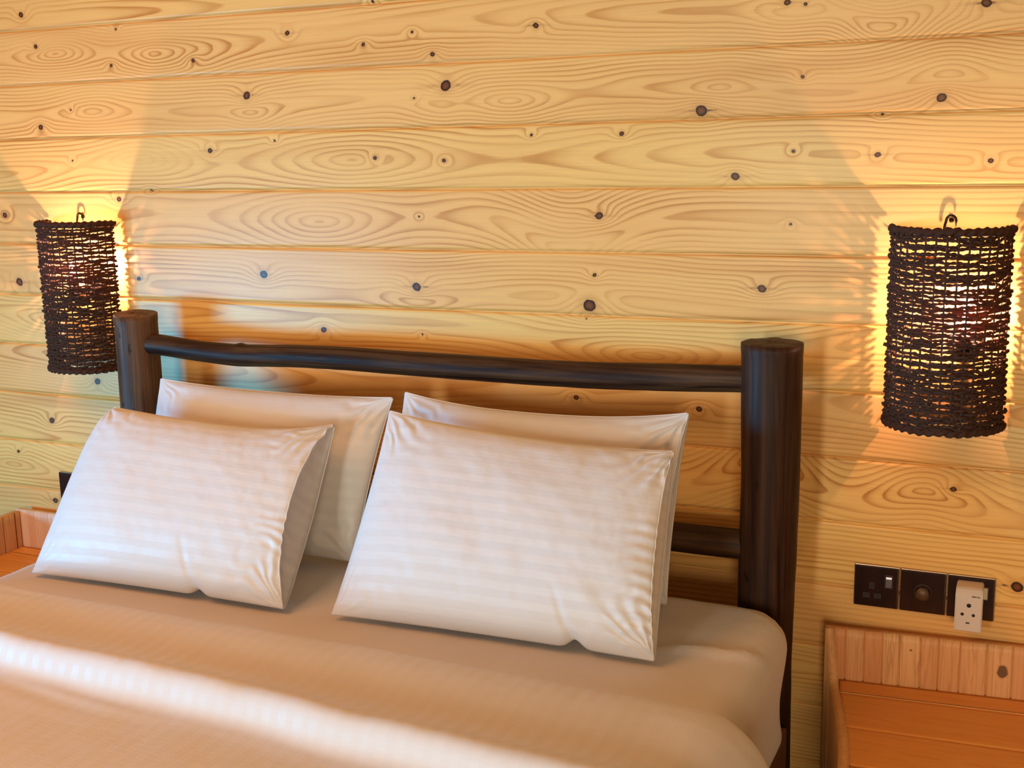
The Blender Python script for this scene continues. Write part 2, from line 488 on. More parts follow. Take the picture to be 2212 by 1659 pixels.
def wall_with_holes(name, along, fixed, thick, a0, a1, holes, mat):
    """along: 0 (x) or 1 (y); holes: (a_lo, a_hi, z_lo, z_hi) sorted along the wall"""
    bm = bmesh.new()
    def piece(p0, p1, z0, z1):
        if p1 - p0 < 1e-4 or z1 - z0 < 1e-4: return
        lo = [0, 0, z0]; hi = [0, 0, z1]
        lo[along], hi[along] = p0, p1
        lo[1 - along], hi[1 - along] = min(fixed, fixed + thick), max(fixed, fixed + thick)
        box_bm(bm, lo, hi)
    cur = a0
    for (h0, h1, z0, z1) in holes:
        piece(cur, h0, 0, ZTOP); piece(h0, h1, 0, z0); piece(h0, h1, z1, ZTOP); cur = h1
    piece(cur, a1, 0, ZTOP)
    return struct(bm_obj(name, bm, mat))

def window(name, along, fixed, hole):
    h0, h1, z0, z1 = hole
    bm = bmesh.new(); w = .045
    def piece(p0, p1, q0, q1, d=.05):
        lo = [0, 0, q0]; hi = [0, 0, q1]
        lo[along], hi[along] = p0, p1
        lo[1 - along], hi[1 - along] = fixed - d / 2, fixed + d / 2
        box_bm(bm, lo, hi, .004, 1)
    piece(h0, h0 + w, z0, z1); piece(h1 - w, h1, z0, z1)
    piece(h0 + w, h1 - w, z0, z0 + w); piece(h0 + w, h1 - w, z1 - w, z1)
    fr = struct(bm_obj(name, bm, M_frame))
    lo = [0, 0, z0 + w]; hi = [0, 0, z1 - w]
    lo[along], hi[along] = h0 + w, h1 - w
    lo[1 - along], hi[1 - along] = fixed - .003, fixed + .003
    box('pane', lo, hi, M_glass, fr, bev=0)

H1 = [(-1.38, -.84, .60, 1.75), (.25, 1.15, .62, 1.45)]
H2 = [(-3.7, -1.7, .35, .95)]
wall_with_holes('wall_front', 0, YF, -.1, X0, X1, H1, M_room)
wall_with_holes('wall_left', 1, X0, -.1, YF, -.001, H2, M_roomy)
window('window_1', 0, YF - .05, H1[0])
window('window_2', 1, X0 - .05, H2[0])
window('window_3', 0, YF - .05, H1[1])

def area(name, loc, rot, sx, sy, power, col):
    l = bpy.data.lights.new(name, 'AREA'); l.shape = 'RECTANGLE'; l.size = sx; l.size_y = sy
    l.energy = power; l.color = col
    o = bpy.data.objects.new(name, l); COL.objects.link(o); o.location = loc; o.rotation_euler = rot
    return o
area('daylight_front', ((H1[0][0] + H1[0][1]) / 2, YF - .12, (H1[0][2] + H1[0][3]) / 2), (PI / 2, 0, 0), .52, 1.12, 64.0, (.92, .93, .80))
area('daylight_left', (X0 - .12, (H2[0][0] + H2[0][1]) / 2, (H2[0][2] + H2[0][3]) / 2), (PI / 2, 0, -PI / 2), 1.96, .56, 265.0, (.03, .52, 1.0))
area('daylight_right', ((H1[1][0] + H1[1][1]) / 2, YF - .12, (H1[1][2] + H1[1][3]) / 2), (PI / 2, 0, 0), .88, .80, 60.0, (1.0, .82, .56))
area('warm_overhead_fill', (-2.1, -1.9, ZTOP - .02), (0, 0, 0), 1.3, 1.3, 43.0, (1.0, .40, .13))  # added warm fill from above, not a known lamp of the room
# invented wooden frame around the added overhead fill, out of view
bm = bmesh.new()
for lo, hi in (((-2.80, -2.60), (-1.40, -2.56)), ((-2.80, -1.24), (-1.40, -1.20)), ((-2.80, -2.56), (-2.76, -1.24)), ((-1.44, -2.56), (-1.40, -1.24))):
    box_bm(bm, (lo[0], lo[1], ZTOP - .03), (hi[0], hi[1], ZTOP - .0005), .004, 1)
struct(bm_obj('fill_trim_1', bm, M_frame))
w = bpy.data.worlds.new('sky'); sc.world = w; w.use_nodes = True
w.node_tree.nodes['Background'].inputs[0].default_value = (.55, .75, 1.0, 1)
w.node_tree.nodes['Background'].inputs[1].default_value = .3

# ------------------------------------------------------------------ bed frame
ZM = .585
bed = thing('bed', 'rustic double bed with dark-stained log posts and rails against the pine wall', 'bed', loc=(-1.2, -.12, 0))
def at_bed(o):
    o.parent = bed; o.matrix_parent_inverse = Matrix.Translation((1.2, .12, 0)); return o

def post(cx, cy, ztop, rb, rt, seed, tilt, mat):
    n, m = 40, 90
    th = np.arange(n) / n * 2 * PI
    zz = np.linspace(0, 1, m)
    V = []
    for t in zz:
        rad = (rb + (rt - rb) * t) * (1 + .022 * vn(np.cos(th) * 1.5 + seed, np.sin(th) * 1.5 + t * 5, seed) + .008 * vn(th * 3, th * 0 + t * 20, seed + 3))
        if t > .985: rad = rad * (1 + .02)
        z = ztop * t + tilt[0] * np.cos(th) * rad * t ** 8 + tilt[1] * np.sin(th) * rad * t ** 8
        wob = .004 * math.sin(t * 6 + seed)
        V.append(np.stack([cx + wob * (1 - t) + rad * np.cos(th), cy + rad * np.sin(th), z], -1))
    top = V[-1]
    c = top.mean(0)
    for s_ in (.97, .9, .6, .3, .02):
        ring = c + (top - c) * s_; ring[:, 2] += .0015 * (s_ < .95) + .0015 * vn(th * 2, th * 0 + s_ * 5, seed)
        V.append(ring)
    V = np.vstack(V); mm = m + 5
    i, j = np.meshgrid(np.arange(mm - 1), np.arange(n), indexing='ij'); j2 = (j + 1) % n
    F = np.stack([i * n + j, i * n + j2, (i + 1) * n + j2, (i + 1) * n + j], -1).reshape(-1, 4)
    me = np_mesh('post', V, F)
    o = link('post', me, mat)
    return at_bed(o)
tag(post(-1.957, -.12, 1.072, .053, .0505, 1, (-.05, .06), M_post_lit), 'slightly slanted log post beside the left lamp')
tag(post(-.449, -.12, 1.071, .051, .0565, 2, (0, 0), M_post), 'thick log post with flat cut top right of the pillows')

RAIL = [(-1.94,1.0025,.0255),(-1.8813,1.0011,0.0248),(-1.7773,0.9922,0.0239),(-1.6605,0.9879,0.0259),(-1.5097,0.9941,0.0256),(-1.3658,0.9952,0.0258),(-1.2393,0.9922,0.0257),(-1.0958,0.9905,0.0264),(-0.9378,0.9884,0.0267),(-0.7874,0.9882,0.0270),(-0.6442,0.9927,0.0272),(-0.5077,0.9978,0.0257),(-.46,.999,.0255)]
def rail(name, pts, seed, y=-.12):
    P = np.array(pts); n = 160
    x = np.linspace(P[0, 0], P[-1, 0], n)
    def sm(v):
        q = np.interp(x, P[:, 0], v)
        for _ in range(12): q[1:-1] = (q[:-2] + q[1:-1] * 2 + q[2:]) / 4
        return q
    z, rr = sm(P[:, 1]), sm(P[:, 2])
    th = np.arange(24) / 24 * 2 * PI
    R = rr[:, None] * (1 + .035 * vn(np.cos(th)[None, :] * 1.2 + x[:, None] * 4, np.sin(th)[None, :] * 1.2 + x[:, None] * 2, seed) + .012 * vn(x[:, None] * 40 + 0 * th, th[None, :] * 3, seed))
    k = np.exp(-((x + 1.655) / .009) ** 2)     # small knot stub
    R = R + .004 * k[:, None] * np.exp(-((th - PI * .5) / .5) ** 2)[None, :]
    path = np.stack([x, y + .006 * np.sin(x * 3 + seed), z], -1)
    mb = MB(); mb.add(*tube_arrays(path, R, 24))
    return at_bed(mb.build(name, M_rail))
rail('top_rail', RAIL, 3)
rail('lower_rail', [(-1.94, .672, .029), (-1.2, .668, .03), (-.75, .671, .029), (-.54, .6695, .0295), (-.46, .669, .0285)], 8)
for sx in (-1.99, -.412):
    at_bed(box('side_rail', (sx - .018, -2.2, .20), (sx + .018, -.175, .328), M_bedrail, bev=.004))
at_bed(box('foot_rail', (-1.9719, -2.2, .20), (-.4301, -2.165, .328), M_bedrail, bev=.004))
at_bed(box('slat_base', (-1.9719, -2.1649, .29), (-.4301, -.18, .327), M_bedrail, bev=.003))
for sx in (-1.94, -.462):
    at_bed(box('foot_leg', (sx - .03, -2.163, 0), (sx + .03, -2.10, .29), M_bedrail, bev=.004))

# ------------------------------------------------------------------ mattress with fitted sheet
def mattress():
    x0, x1, y0, y1, z0, z1 = -1.985, -.378, -2.17, -.186, .329, ZM
    Rc, e = .10, .055
    def outline(inset, n=400):
        a0, a1, b0, b1 = x0 + inset, x1 - inset, y0 + inset, y1 - inset
        R = max(Rc - inset, .004)
        pts = []
        for cx, cy, t0 in ((a1 - R, b1 - R, 0), (a0 + R, b1 - R, PI / 2), (a0 + R, b0 + R, PI), (a1 - R, b0 + R, PI * 1.5)):
            for t in np.linspace(t0, t0 + PI / 2, 14): pts.append((cx + R * math.cos(t), cy + R * math.sin(t)))
        P = np.array(pts + [pts[0]])
        d = np.r_[0, np.cumsum(np.linalg.norm(np.diff(P, axis=0), axis=1))]
        s = np.linspace(0, d[-1], n, endpoint=False)
        return np.stack([np.interp(s, d, P[:, 0]), np.interp(s, d, P[:, 1])], 1)
    n = 400
    rings = [(e * (1 - math.sin(a)), z0 + e * (1 - math.cos(a)) ) for a in np.linspace(0, PI / 2, 6)]
    rings = [(e * .6 * (1 - math.sin(a)), z0 + e * .6 * (1 - math.cos(a))) for a in np.linspace(0, PI / 2, 6)]
    rings += [(0.0, z) for z in np.linspace(z0 + e * .6, z1 - e, 18)[1:]]
    rings += [(e * (1 - math.cos(a)), z1 - e + e * math.sin(a)) for a in np.linspace(0, PI / 2, 9)[1:]]
    V = []
    for ins, z in rings:
        o = outline(ins, n); V.append(np.c_[o, np.full(n, z)])
    nb = outline(e, n)
    med = np.stack([np.clip(nb[:, 0], x0 + .8, x1 - .8), np.clip(nb[:, 1], y0 + .8, y1 - .8)], 1)
    for t in np.linspace(0, 1, 60)[1:]:
        q = nb * (1 - t) + med * t; V.append(np.c_[q, np.full(n, z1)])
    V = np.vstack(V)
    x, y, z = V.T
    side = np.clip((ZM - z) / .05, 0, 1)
    # gentle unevenness, drawn-in sides and corner creases of the fitted sheet
    dz = .003 * fbm(x * 5, y * 5, 2) + .0012 * fbm(x * 22, y * 9, 9)
    wc = np.exp(-((x - x1 + .04) / .16) ** 2 - ((y - y1 + .12) / .22) ** 2)
    dz += wc * .0045 * np.sin((x * .6 + y * 1.2) * 150 + 3 * fbm(x * 9, y * 9, 4)) * (.5 + .5 * fbm(x * 14, y * 14, 5))
    rid = np.exp(-(((y + .415) + (x - x1) * -.35 + .012 * vn(x * 10, y * 0, 1)) / .012) ** 2) * np.clip((x - (x1 - .28)) / .15, 0, 1)
    dz += .009 * rid
    V[:, 2] = z + dz * (1 - side * .6) * (z > .45)
    b = np.clip((z1 - .03 - z) / .2, 0, 1) * (z > z0 + .01)
    cx, cy = (x0 + x1) / 2, (y0 + y1) / 2
    pull = .018 * b * np.sin(np.clip(b, 0, 1) * PI * .9) + .004 * b * fbm(x * 14 + y * 14, z * 5, 6)
    V[:, 0] -= np.sign(x - cx) * pull * (abs(x - cx) > (x1 - x0) / 2 - .08)
    m = len(V) // n
    i, j = np.meshgrid(np.arange(m - 1), np.arange(n), indexing='ij'); j2 = (j + 1) % n
    F = np.stack([i * n + j, i * n + j2, (i + 1) * n + j2, (i + 1) * n + j], -1).reshape(-1, 4)
    me = np_mesh('mattress', V, F)
    bm = bmesh.new(); bm.from_mesh(me)
    bm.verts.ensure_lookup_table()
    bm.faces.new([bm.verts[k] for k in range(n)][::-1])
    bmesh.ops.remove_doubles(bm, verts=bm.verts, dist=1e-6)
    bmesh.ops.recalc_face_normals(bm, faces=bm.faces)
    bm.to_mesh(me); bm.free()
    o = link('mattress', me, M_sheet)
    return tag(o, 'thick mattress under a smooth pale fitted sheet, rounded corner by the right post', 'mattress')
mattress()

# ------------------------------------------------------------------ duvet with turned-over band
def duvet():
    prof = [(-.712,.5885),(-.700,.594),(-.699,.602),(-.708,.609),(-.73,.614),(-.765,.6165),(-.80,.614),(-.835,.609),(-.865,.608),(-.895,.613),(-.922,.628),(-.943,.641),(-.960,.645),(-.974,.641),(-.983,.630),(-.988,.616),(-.993,.604),(-1.006,.596),(-1.04,.594),(-1.08,.596),(-1.2,.600),(-1.5,.600),(-1.9,.598),(-2.16,.597),(-2.20,.590),(-2.222,.56),(-2.23,.50),(-2.235,.36)]
    P = np.array(prof)
    d = np.r_[0, np.cumsum(np.linalg.norm(np.diff(P, axis=0), axis=1))]
    s = np.unique(np.concatenate([np.linspace(0, .40, 90), np.linspace(.40, d[-1], 90)]))
    def sm(v):
        q = np.interp(s, d, v); return q
    yy, zz = sm(P[:, 0]), sm(P[:, 1])
    for _ in range(3):
        yy[1:-1] = (yy[:-2] + 2 * yy[1:-1] + yy[2:]) / 4; zz[1:-1] = (zz[:-2] + 2 * zz[1:-1] + zz[2:]) / 4
    # across the bed: flat top, rounded shoulders, hanging sides
    xl, xr, R = -2.008, -.352, .07
    ax = []
    for z in np.linspace(.33, ZM - R, 22): ax.append((xl - .004, z - ZM))
    for a in np.linspace(0, PI / 2, 14)[1:]: ax.append((xl + R - R * math.cos(a), -R + R * math.sin(a)))
    for x in np.linspace(xl + R, xr - R, 190)[1:-1]: ax.append((x, 0))
    for a in np.linspace(PI / 2, 0, 14): ax.append((xr - R + R * math.cos(a), -R + R * math.sin(a)))
    for z in np.linspace(ZM - R, .33, 22)[1:]: ax.append((xr + .004, z - ZM))
    A = np.array(ax)
    nx, ns = len(A), len(s)
    X = np.repeat(A[:, 0][:, None], ns, 1); DZ = np.repeat(A[:, 1][:, None], ns, 1)
    S = np.repeat(s[None, :], nx, 0)
    Yp = np.repeat(yy[None, :], nx, 0); Zp = np.repeat(zz[None, :], nx, 0)
    depth = np.clip((-Yp - .70) / .28, 0, 1.15)
    sk = (-.014 - .050 * depth) * (X + 1.2)
    wav = .008 * vn(X * 2.2, Yp * 0, 5) * (.6 + depth * .4) + .004 * vn(X * 7, Yp * 3, 7)
    Y = Yp + sk + wav
    bandk = np.clip((Zp - .597) / .03, 0, 1)
    Z = Zp + bandk * (.004 * vn(X * 3.1, Yp * 8, 21) + .0022 * fbm(X * 14, Yp * 10, 22)) + .0022 * fbm(X * 6, Yp * 6, 24)
    # long soft creases following the fold
    cre = np.sin((Yp * 60 + 6 * vn(X * 1.4, Yp * 2, 31)) * 2) * np.clip(vn(X * 2.3, Yp * 9, 33), 0, 1)
    Z = Z + .0016 * cre
    over = Zp - ZM                                   # thickness above the sheet
    bulge = np.clip(over, 0, 1)
    sidew = np.clip(-DZ / R, 0, 1)
    sgn = np.where(X > -1.2, 1, -1)
    X2 = X + sgn * bulge * sidew * .9 + sgn * sidew * (.010 + .008 * vn(Yp * 9, DZ * 4, 41))
    flare = np.clip(-DZ - R, 0, 1)
    X2 = X2 + sgn * flare * (.10 + .12 * vn(Yp * 6, DZ * 2, 43))
    foot = np.clip((.59 - Zp) / .2, 0, 1)
    Z2 = np.maximum(Z + DZ * (1 - foot) + .007, .30)
    V = np.stack([X2, Y, Z2], -1).reshape(-1, 3)
    me = np_mesh('duvet', V, grid_faces(nx, ns))
    vattr(me, 'sv', X.ravel())
    o = link('duvet', me, M_duvet)
    md = o.modifiers.new('thickness', 'SOLIDIFY'); md.thickness = .006; md.offset = 1.0 if me.polygons[nx * 0 + (ns - 1) * (nx // 2) + 150].normal.z < 0 else -1.0
    return tag(o, 'pale cotton duvet across the foot of the bed with its top edge turned over', 'duvet')
duvet()

# ------------------------------------------------------------------ pillows
def pillow(name, BL, BR, TL, TR, Tf, Tb, label, group, mat, seed, bow=(.06, .09, .03, .03), e=.0, roundTL=0.0, kink=None, zfloor=ZM + .004, wr=1.0, seam=True):
    BL, BR, TL, TR = [np.array(a, float) for a in (BL, BR, TL, TR)]
    nu, nv = 170, 120
    uu = np.sin(np.linspace(-PI / 2, PI / 2, nu)) * .55 + np.linspace(-1, 1, nu) * .45
    vv = np.sin(np.linspace(-PI / 2, PI / 2, nv)) * .55 + np.linspace(-1, 1, nv) * .45
    U, Vv = np.meshgrid(uu, vv, indexing='ij')
    bt, bb, bl, br_ = bow[1], bow[0], bow[2], bow[3]
    cu = 1 - np.abs(U) ** 2.4; cv = 1 - np.abs(Vv) ** 2.4
    Vb = Vv - np.where(Vv > 0, bt, -bb) * np.abs(Vv) ** 1.5 * cu * 1.0
    Ub = U - np.where(U > 0, br_, -bl) * np.abs(U) ** 1.5 * cv
    if roundTL:
        w = ((1 - U) / 2) ** 5 * ((1 + Vv) / 2) ** 5
        Ub = Ub + roundTL * w * .55; Vb = Vb - roundTL * w * .75
    a, b = (Ub + 1) / 2, (Vb + 1) / 2
    C = ((1 - a) * (1 - b))[..., None] * BL + (a * (1 - b))[..., None] * BR + ((1 - a) * b)[..., None] * TL + (a * b)[..., None] * TR
    du = ((BR - BL) + (TR - TL)) / 2; dv = ((TL - BL) + (TR - BR)) / 2
    W, Hh = np.linalg.norm(du), np.linalg.norm(dv)
    N = np.cross(du, dv); N /= np.linalg.norm(N)
    if N[1] > 0: N = -N                       # front faces the foot of the bed
    fu = (1 - np.abs(U) ** 2.6) ** .62; fv = (1 - np.abs(Vv) ** 2.6) ** .62
    prof = fu * fv
    if e > 0:
        lens = (1 - Vv ** 2) ** .8
        fr = np.where(U > 0, e + (1 - e) * (1 - np.abs(U) ** 3) ** .6, fu)
        prof = np.where(U > 0, fr * fv * (1 - U ** 4) + fr * lens * U ** 4, prof)
    if roundTL: prof = prof + roundTL * .9 * ((1 - U) / 2) ** 4 * ((1 + Vv) / 2) ** 4 * (1 - np.abs(U) ** 8) * (1 - np.abs(Vv) ** 8)
    prof = prof * (1 - .10 * Vv)
    xm = U * W / 2; ym = Vv * Hh / 2
    # creases: soft undulation, corner gathers, puckers along the right seam
    base = .0042 * fbm(xm * 7, ym * 9, seed) + .0016 * fbm(xm * 26, ym * 22, seed + 5)
    wrk = np.zeros_like(U)
    for sx, sy, am in ((1, 1, 1.0), (-1, 1, .8), (1, -1, .9), (-1, -1, .35)):
        dx = (sx - U) * W / 2; dy = (sy - Vv) * Hh / 2
        rr = np.hypot(dx, dy) + 1e-4; an = np.arctan2(dy, dx)
        wrk += am * .0062 * np.exp(-(rr / .085) ** 2) * np.sin(an * 17 + 3 * vn(rr * 30, an * 2, seed + sx + 2 * sy)) * (rr / (rr + .02))
    pu = np.exp(-((1 - U) * W / 2 / .06) ** 1.5)
    wrk += .0024 * pu * np.sin(ym * 260 + 4 * vn(xm * 20, ym * 14, seed + 9)) * np.clip(.4 + vn(xm * 6, ym * 12, seed + 11), 0, 1)
    lowp = np.exp(-((1 + Vv) * Hh / 2 / .05) ** 1.5)
    wrk += .0014 * lowp * np.sin(xm * 120 + 4 * vn(xm * 14, ym * 20, seed + 12)) * np.clip(vn(xm * 8, ym * 3, seed + 14), 0, 1)
    if kink:
        ku, kd = kink
        C = C + (np.exp(-((U - ku) / .05) ** 2) * np.exp(-((Vv + 1) / .12) ** 2) * kd)[..., None] * np.array([0, 0, 1.0])
        wrk -= .006 * np.exp(-(((U - ku) + .25 * (Vv + 1)) / .022) ** 2) * np.clip(1 - (Vv + 1) / .55, 0, 1)
    edge = np.clip(fu * fv * 3, 0, 1)
    if e > 0: edge = np.maximum(edge, np.clip(U * 4 - 3, 0, 1) * np.clip(fv * 3, 0, 1))
    F_ = C + ((Tf * prof + (base + wrk * wr) * edge)[..., None]) * N
    B_ = C - ((Tb * prof + base * .5 * edge)[..., None]) * N
    V = np.vstack([F_.reshape(-1, 3), B_.reshape(-1, 3)])
    V[:, 2] = np.where(V[:, 2] < zfloor, zfloor + (V[:, 2] - zfloor) * .02, V[:, 2])
    sv = np.concatenate([ym.ravel(), ym.ravel()])
    off = nu * nv
    Q = [grid_faces(nu, nv), grid_faces(nu, nv, off, True)]
    mb_extra = []
    if e > 0:      # closed end panel between the front and back hems, slightly hollow
        k = 8
        fr_, bk_ = F_[-1], B_[-1]
        du_n = du / W
        rows = []
        for q in range(1, k):
            t = q / k
            pt = fr_ * (1 - t) + bk_ * t
            gap = np.linalg.norm(fr_ - bk_, axis=1)
            pt = pt - du_n * (math.sin(t * PI) * np.minimum(gap * .16, .02))[:, None] + du_n * (.004 * vn(ym[-1] * 40, ym[-1] * 0 + t * 3, seed + 30) * np.minimum(gap * 10, 1))[:, None]
            rows.append(pt)
        allr = [np.arange((nu - 1) * nv, nu * nv)]
        base_i = len(V)
        V = np.vstack([V] + rows); sv = np.concatenate([sv] + [ym[-1]] * (k - 1))
        for q in range(k - 1): allr.append(base_i + q * nv + np.arange(nv))
        allr.append(off + np.arange((nu - 1) * nv, nu * nv))
        for A_, B2 in zip(allr[:-1], allr[1:]):
            Q.append(np.stack([A_[:-1], B2[:-1], B2[1:], A_[1:]], 1))
    me = np_mesh(name, V, np.vstack(Q))
    vattr(me, 'sv', sv)
    bm = bmesh.new(); bm.from_mesh(me)
    bmesh.ops.remove_doubles(bm, verts=bm.verts, dist=2e-5)
    bmesh.ops.recalc_face_normals(bm, faces=bm.faces)
    bm.to_mesh(me); bm.free()
    o = link(name, me, mat)
    tag(o, label, 'pillow', group)
    if seam:
        mb = MB()
        def cord(pts, rad=.0016):
            p = np.array(pts); p[:, 2] = np.maximum(p[:, 2], ZM + .004)
            mb.tube(p, rad, 6)
        cord(F_[-1][2:-2])
        if e > 0: cord(B_[-1][2:-2])
        cord(F_[2:-2, -1]); 
        s_ = mb.build('seam', mat, o)
        vattr(s_.data, 'sv', np.zeros(len(s_.data.vertices)))
        tag(s_, 'raised stitched seam')
    return o

pg = 'white pillows on the bed'
pillow('pillow', (-1.846, -.315, ZM + .012), (-1.270, -.30, ZM + .012), (-1.836, -.192, .936), (-1.226, -.19, .930), .070, .03,
       'upright white pillow against the headboard nearest the left lamp', pg, M_pc2, 3, (.03, .055, .03, .035), wr=.8)
pillow('pillow', (-1.215, -.315, ZM + .012), (-.600, -.30, ZM + .012), (-1.196, -.195, .945), (-.588, -.192, .942), .070, .03,
       'upright white pillow against the headboard on the side of the right log post', pg, M_pc2, 17, (.03, .13, .02, .03), e=.35, wr=1.0)
pillow('pillow', (-1.874, -.588, ZM + .012), (-1.264, -.572, ZM + .012), (-1.880, -.325, .938), (-1.288, -.325, .897), .066, .065,
       'striped white pillow leaning in front, in cool light, nearest the left nightstand', pg, M_pc1, 29, (.02, .20, .02, .07), e=.75, roundTL=.27, kink=(.36, .014))
pillow('pillow', (-1.166, -.563, ZM + .012), (-.548, -.548, ZM + .012), (-1.160, -.325, .935), (-.578, -.325, .900), .066, .065,
       'creamy striped white pillow leaning in front, beside the right post', pg, M_pc1, 41, (.02, .075, .03, .03), e=.55, kink=(.55, .016))

# ------------------------------------------------------------------ woven wall lamps
def wall_lamp(cx, bulb, label, seed):
    zt, zb = 1.283, .915
    r = .103; yb = -.0115
    t = thing('wall_lamp', label, 'lamp', 'woven rope wall lamps', (cx, 0, (zt + zb) / 2))
    inv = Matrix.Translation((-cx, 0, -(zt + zb) / 2))
    def own(o): o.parent = t; o.matrix_parent_inverse = inv; return o
    rs = np.random.RandomState(seed)
    n = 190
    ph = np.linspace(PI * .985, PI * .015, n)
    arc = r * (PI * .97)
    sl = np.linspace(0, arc, n)
    nst = 17
    st_s = np.linspace(.006, arc - .006, nst)
    mb = MB()
    z = zb + .011; row = 0
    zs = []
    while z < zt - .011:
        fr = (z - zb) / (zt - zb)
        zs.append(z); z += rs.uniform(.0054, .0072) * (1 + .10 * math.sin(fr * 9)) * (.86 if fr < .3 else 1.0)
        if rs.rand() < .16 and fr > .22: z += rs.uniform(.001, .0032)
    for row, z0 in enumerate(zs):
        fr = (z0 - zb) / (zt - zb)
        rad_off = .0026 * np.cos(PI * (sl - st_s[0]) / (st_s[1] - st_s[0]) + PI * (row % 2))
        zz = z0 + .0026 * vn(sl / .035, sl * 0 + row * 1.7, seed) + .0014 * vn(sl / .012, sl * 0 + row * 2.3, seed + 5)
        rr = r + rad_off + .0012 * vn(sl / .02, sl * 0 + row, seed + 2)
        if row % 9 == 4: rr = rr + .0025
        P = np.stack([cx + rr * np.cos(ph), yb - rr * np.sin(ph), zz], -1)
        th = np.arange(7) / 7 * 2 * PI
        tw = 2 * PI / .0105 * sl + rs.uniform(0, 6)
        R = .0031 * (1 + .20 * np.cos(2 * th[None, :] - tw[:, None]) + .15 * vn(sl[:, None] / .006 + th * 0, th[None, :] + row * 3, seed + 8))
        R = R * (1 + .16 * vn(sl / .05, sl * 0 + row * 5.1, seed + 20))[:, None]
        mb.add(*tube_arrays(P, R, 7))
    own(mb.build('woven_shade', M_rope))
    mb = MB()
    for s0 in st_s:
        a = PI * .985 - s0 / arc * PI * .97
        zz = np.linspace(zb, zt, 30)
        mb.tube(np.stack([cx + r * np.cos(a) + .0008 * vn(zz * 30, zz * 0, seed), yb - r * np.sin(a) + 0 * zz, zz], -1), .0019, 6)
    own(mb.build('stakes', M_stake))
    for nm, zc in (('top_rim', zt - .004), ('bottom_rim', zb + .004)):
        m2 = 380
        p2 = np.linspace(PI, 0, m2); s2 = np.linspace(0, r * PI, m2)
        th = np.arange(12) / 12 * 2 * PI
        R = .0068 * (1 + .22 * np.cos(2 * th[None, :] - (2 * PI / .017 * s2)[:, None]) + .12 * vn(s2[:, None] / .006 + 0 * th, th[None, :] * 2, seed + 3))
        P = np.stack([cx + (r + .001) * np.cos(p2), yb - (r + .001) * np.sin(p2), zc + .0012 * vn(s2 / .02, s2 * 0, seed + 4)], -1)
        mb = MB(); mb.add(*tube_arrays(P, R, 12)); own(mb.build(nm, M_rope))
    # iron hanger: flat wall strip with a loop on top and cross wires holding the shade
    mb = MB()
    hx = cx - .004
    lo = [(hx - .010, -.012, zt - .012), (hx - .0085, -.012, zt + .002)]
    for a in np.linspace(PI, 0, 12): lo.append((hx + .002 + .0085 * math.cos(a), -.012, zt + .010 + .009 * math.sin(a)))
    lo += [(hx + .0105, -.012, zt - .004), (hx + .0105, -.012, zt - .014)]
    mb.tube(np.array(lo), .0024, 8)
    mb.lathe([(0, 0), (.0045, 0), (.0045, .004), (.002, .006), (0, .006)], (hx + .002, 0.0, zt + .010), 'y', 14)
    own(mb.build('hanger', M_iron))
    for nm, zc in (('upper_wire', zt - .018), ('lower_wire', zb + .02)):
        mb = MB()
        mb.tube(np.array([(cx - r + .002, yb, zc), (cx - r + .006, -.006, zc), (cx - r + .014, -.003, zc), (cx + r - .014, -.003, zc), (cx + r - .006, -.006, zc), (cx + r - .002, yb, zc)]), .0016, 6)
        own(mb.build(nm, M_iron))
    # bulb holder from a small wall plate
    bx, by, bz = bulb
    mb = MB()
    mb.lathe([(0, 0), (.03, 0), (.03, .010), (.026, .013), (0, .013)], (bx, 0, bz - .055), 'y', 24)
    mb.lathe([(.0, -.068), (.012, -.068), (.0135, -.062), (.0135, -.028), (.011, -.024), (0, -.024)], (bx, by, bz), 'z', 20)
    mb.tube(np.array([(bx, -.012, bz - .055), (bx, by, bz - .055)]), .006, 10)
    own(mb.build('bulb_holder', M_iron))
    mb = MB()
    mb.lathe([(0, .026), (.004, .025), (.010, .019), (.0145, .009), (.0155, 0), (.0135, -.010), (.010, -.018), (.0085, -.0245), (0, -.0245)], (bx, by, bz), 'z', 20)
    gl = own(mb.build('bulb', M_bulbglass))
    mb = MB()
    mb.lathe([(0, .011), (.003, .010), (.0055, .0065), (.0066, 0), (.0055, -.0065), (.003, -.010), (0, -.011)], (bx, by, bz), 'z', 16)
    o = mb.build('filament', M_bulb, gl); o.matrix_parent_inverse = Matrix.Identity(4); tag(o, 'glowing warm filament')
    return t
wall_lamp(-.149, (-.116, -.085, 1.127), 'lit dark woven rope wall lamp above the sockets and right nightstand', 101)
wall_lamp(-2.199, (-2.172, -.085, 1.170), 'lit dark woven rope wall lamp half hidden by the left log post', 202)

# ------------------------------------------------------------------ sockets and dimmer
def plate_thing(name, x0, zt, label, cat, group):
    """86 mm plate, top-left corner x0, zt"""
    t = thing(name, label, cat, group, (x0 + .043, 0, zt - .043))
    inv = Matrix.Translation((-(x0 + .043), 0, -(zt - .043)))
    def own(o): o.parent = t; o.matrix_parent_inverse = inv; return o
    S = .0855
    own(box('rim', (x0, -.0065, zt - S), (x0 + S, 0.0, zt), M_platerim, bev=.0015))
    bm = bmesh.new(); box_bm(bm, (x0 + .0012, -.0105, zt - S + .0012), (x0 + S - .0012, -.006, zt - .0012), .0022, 3)
    own(bm_obj('face_plate', bm, M_plate))
    return t, own

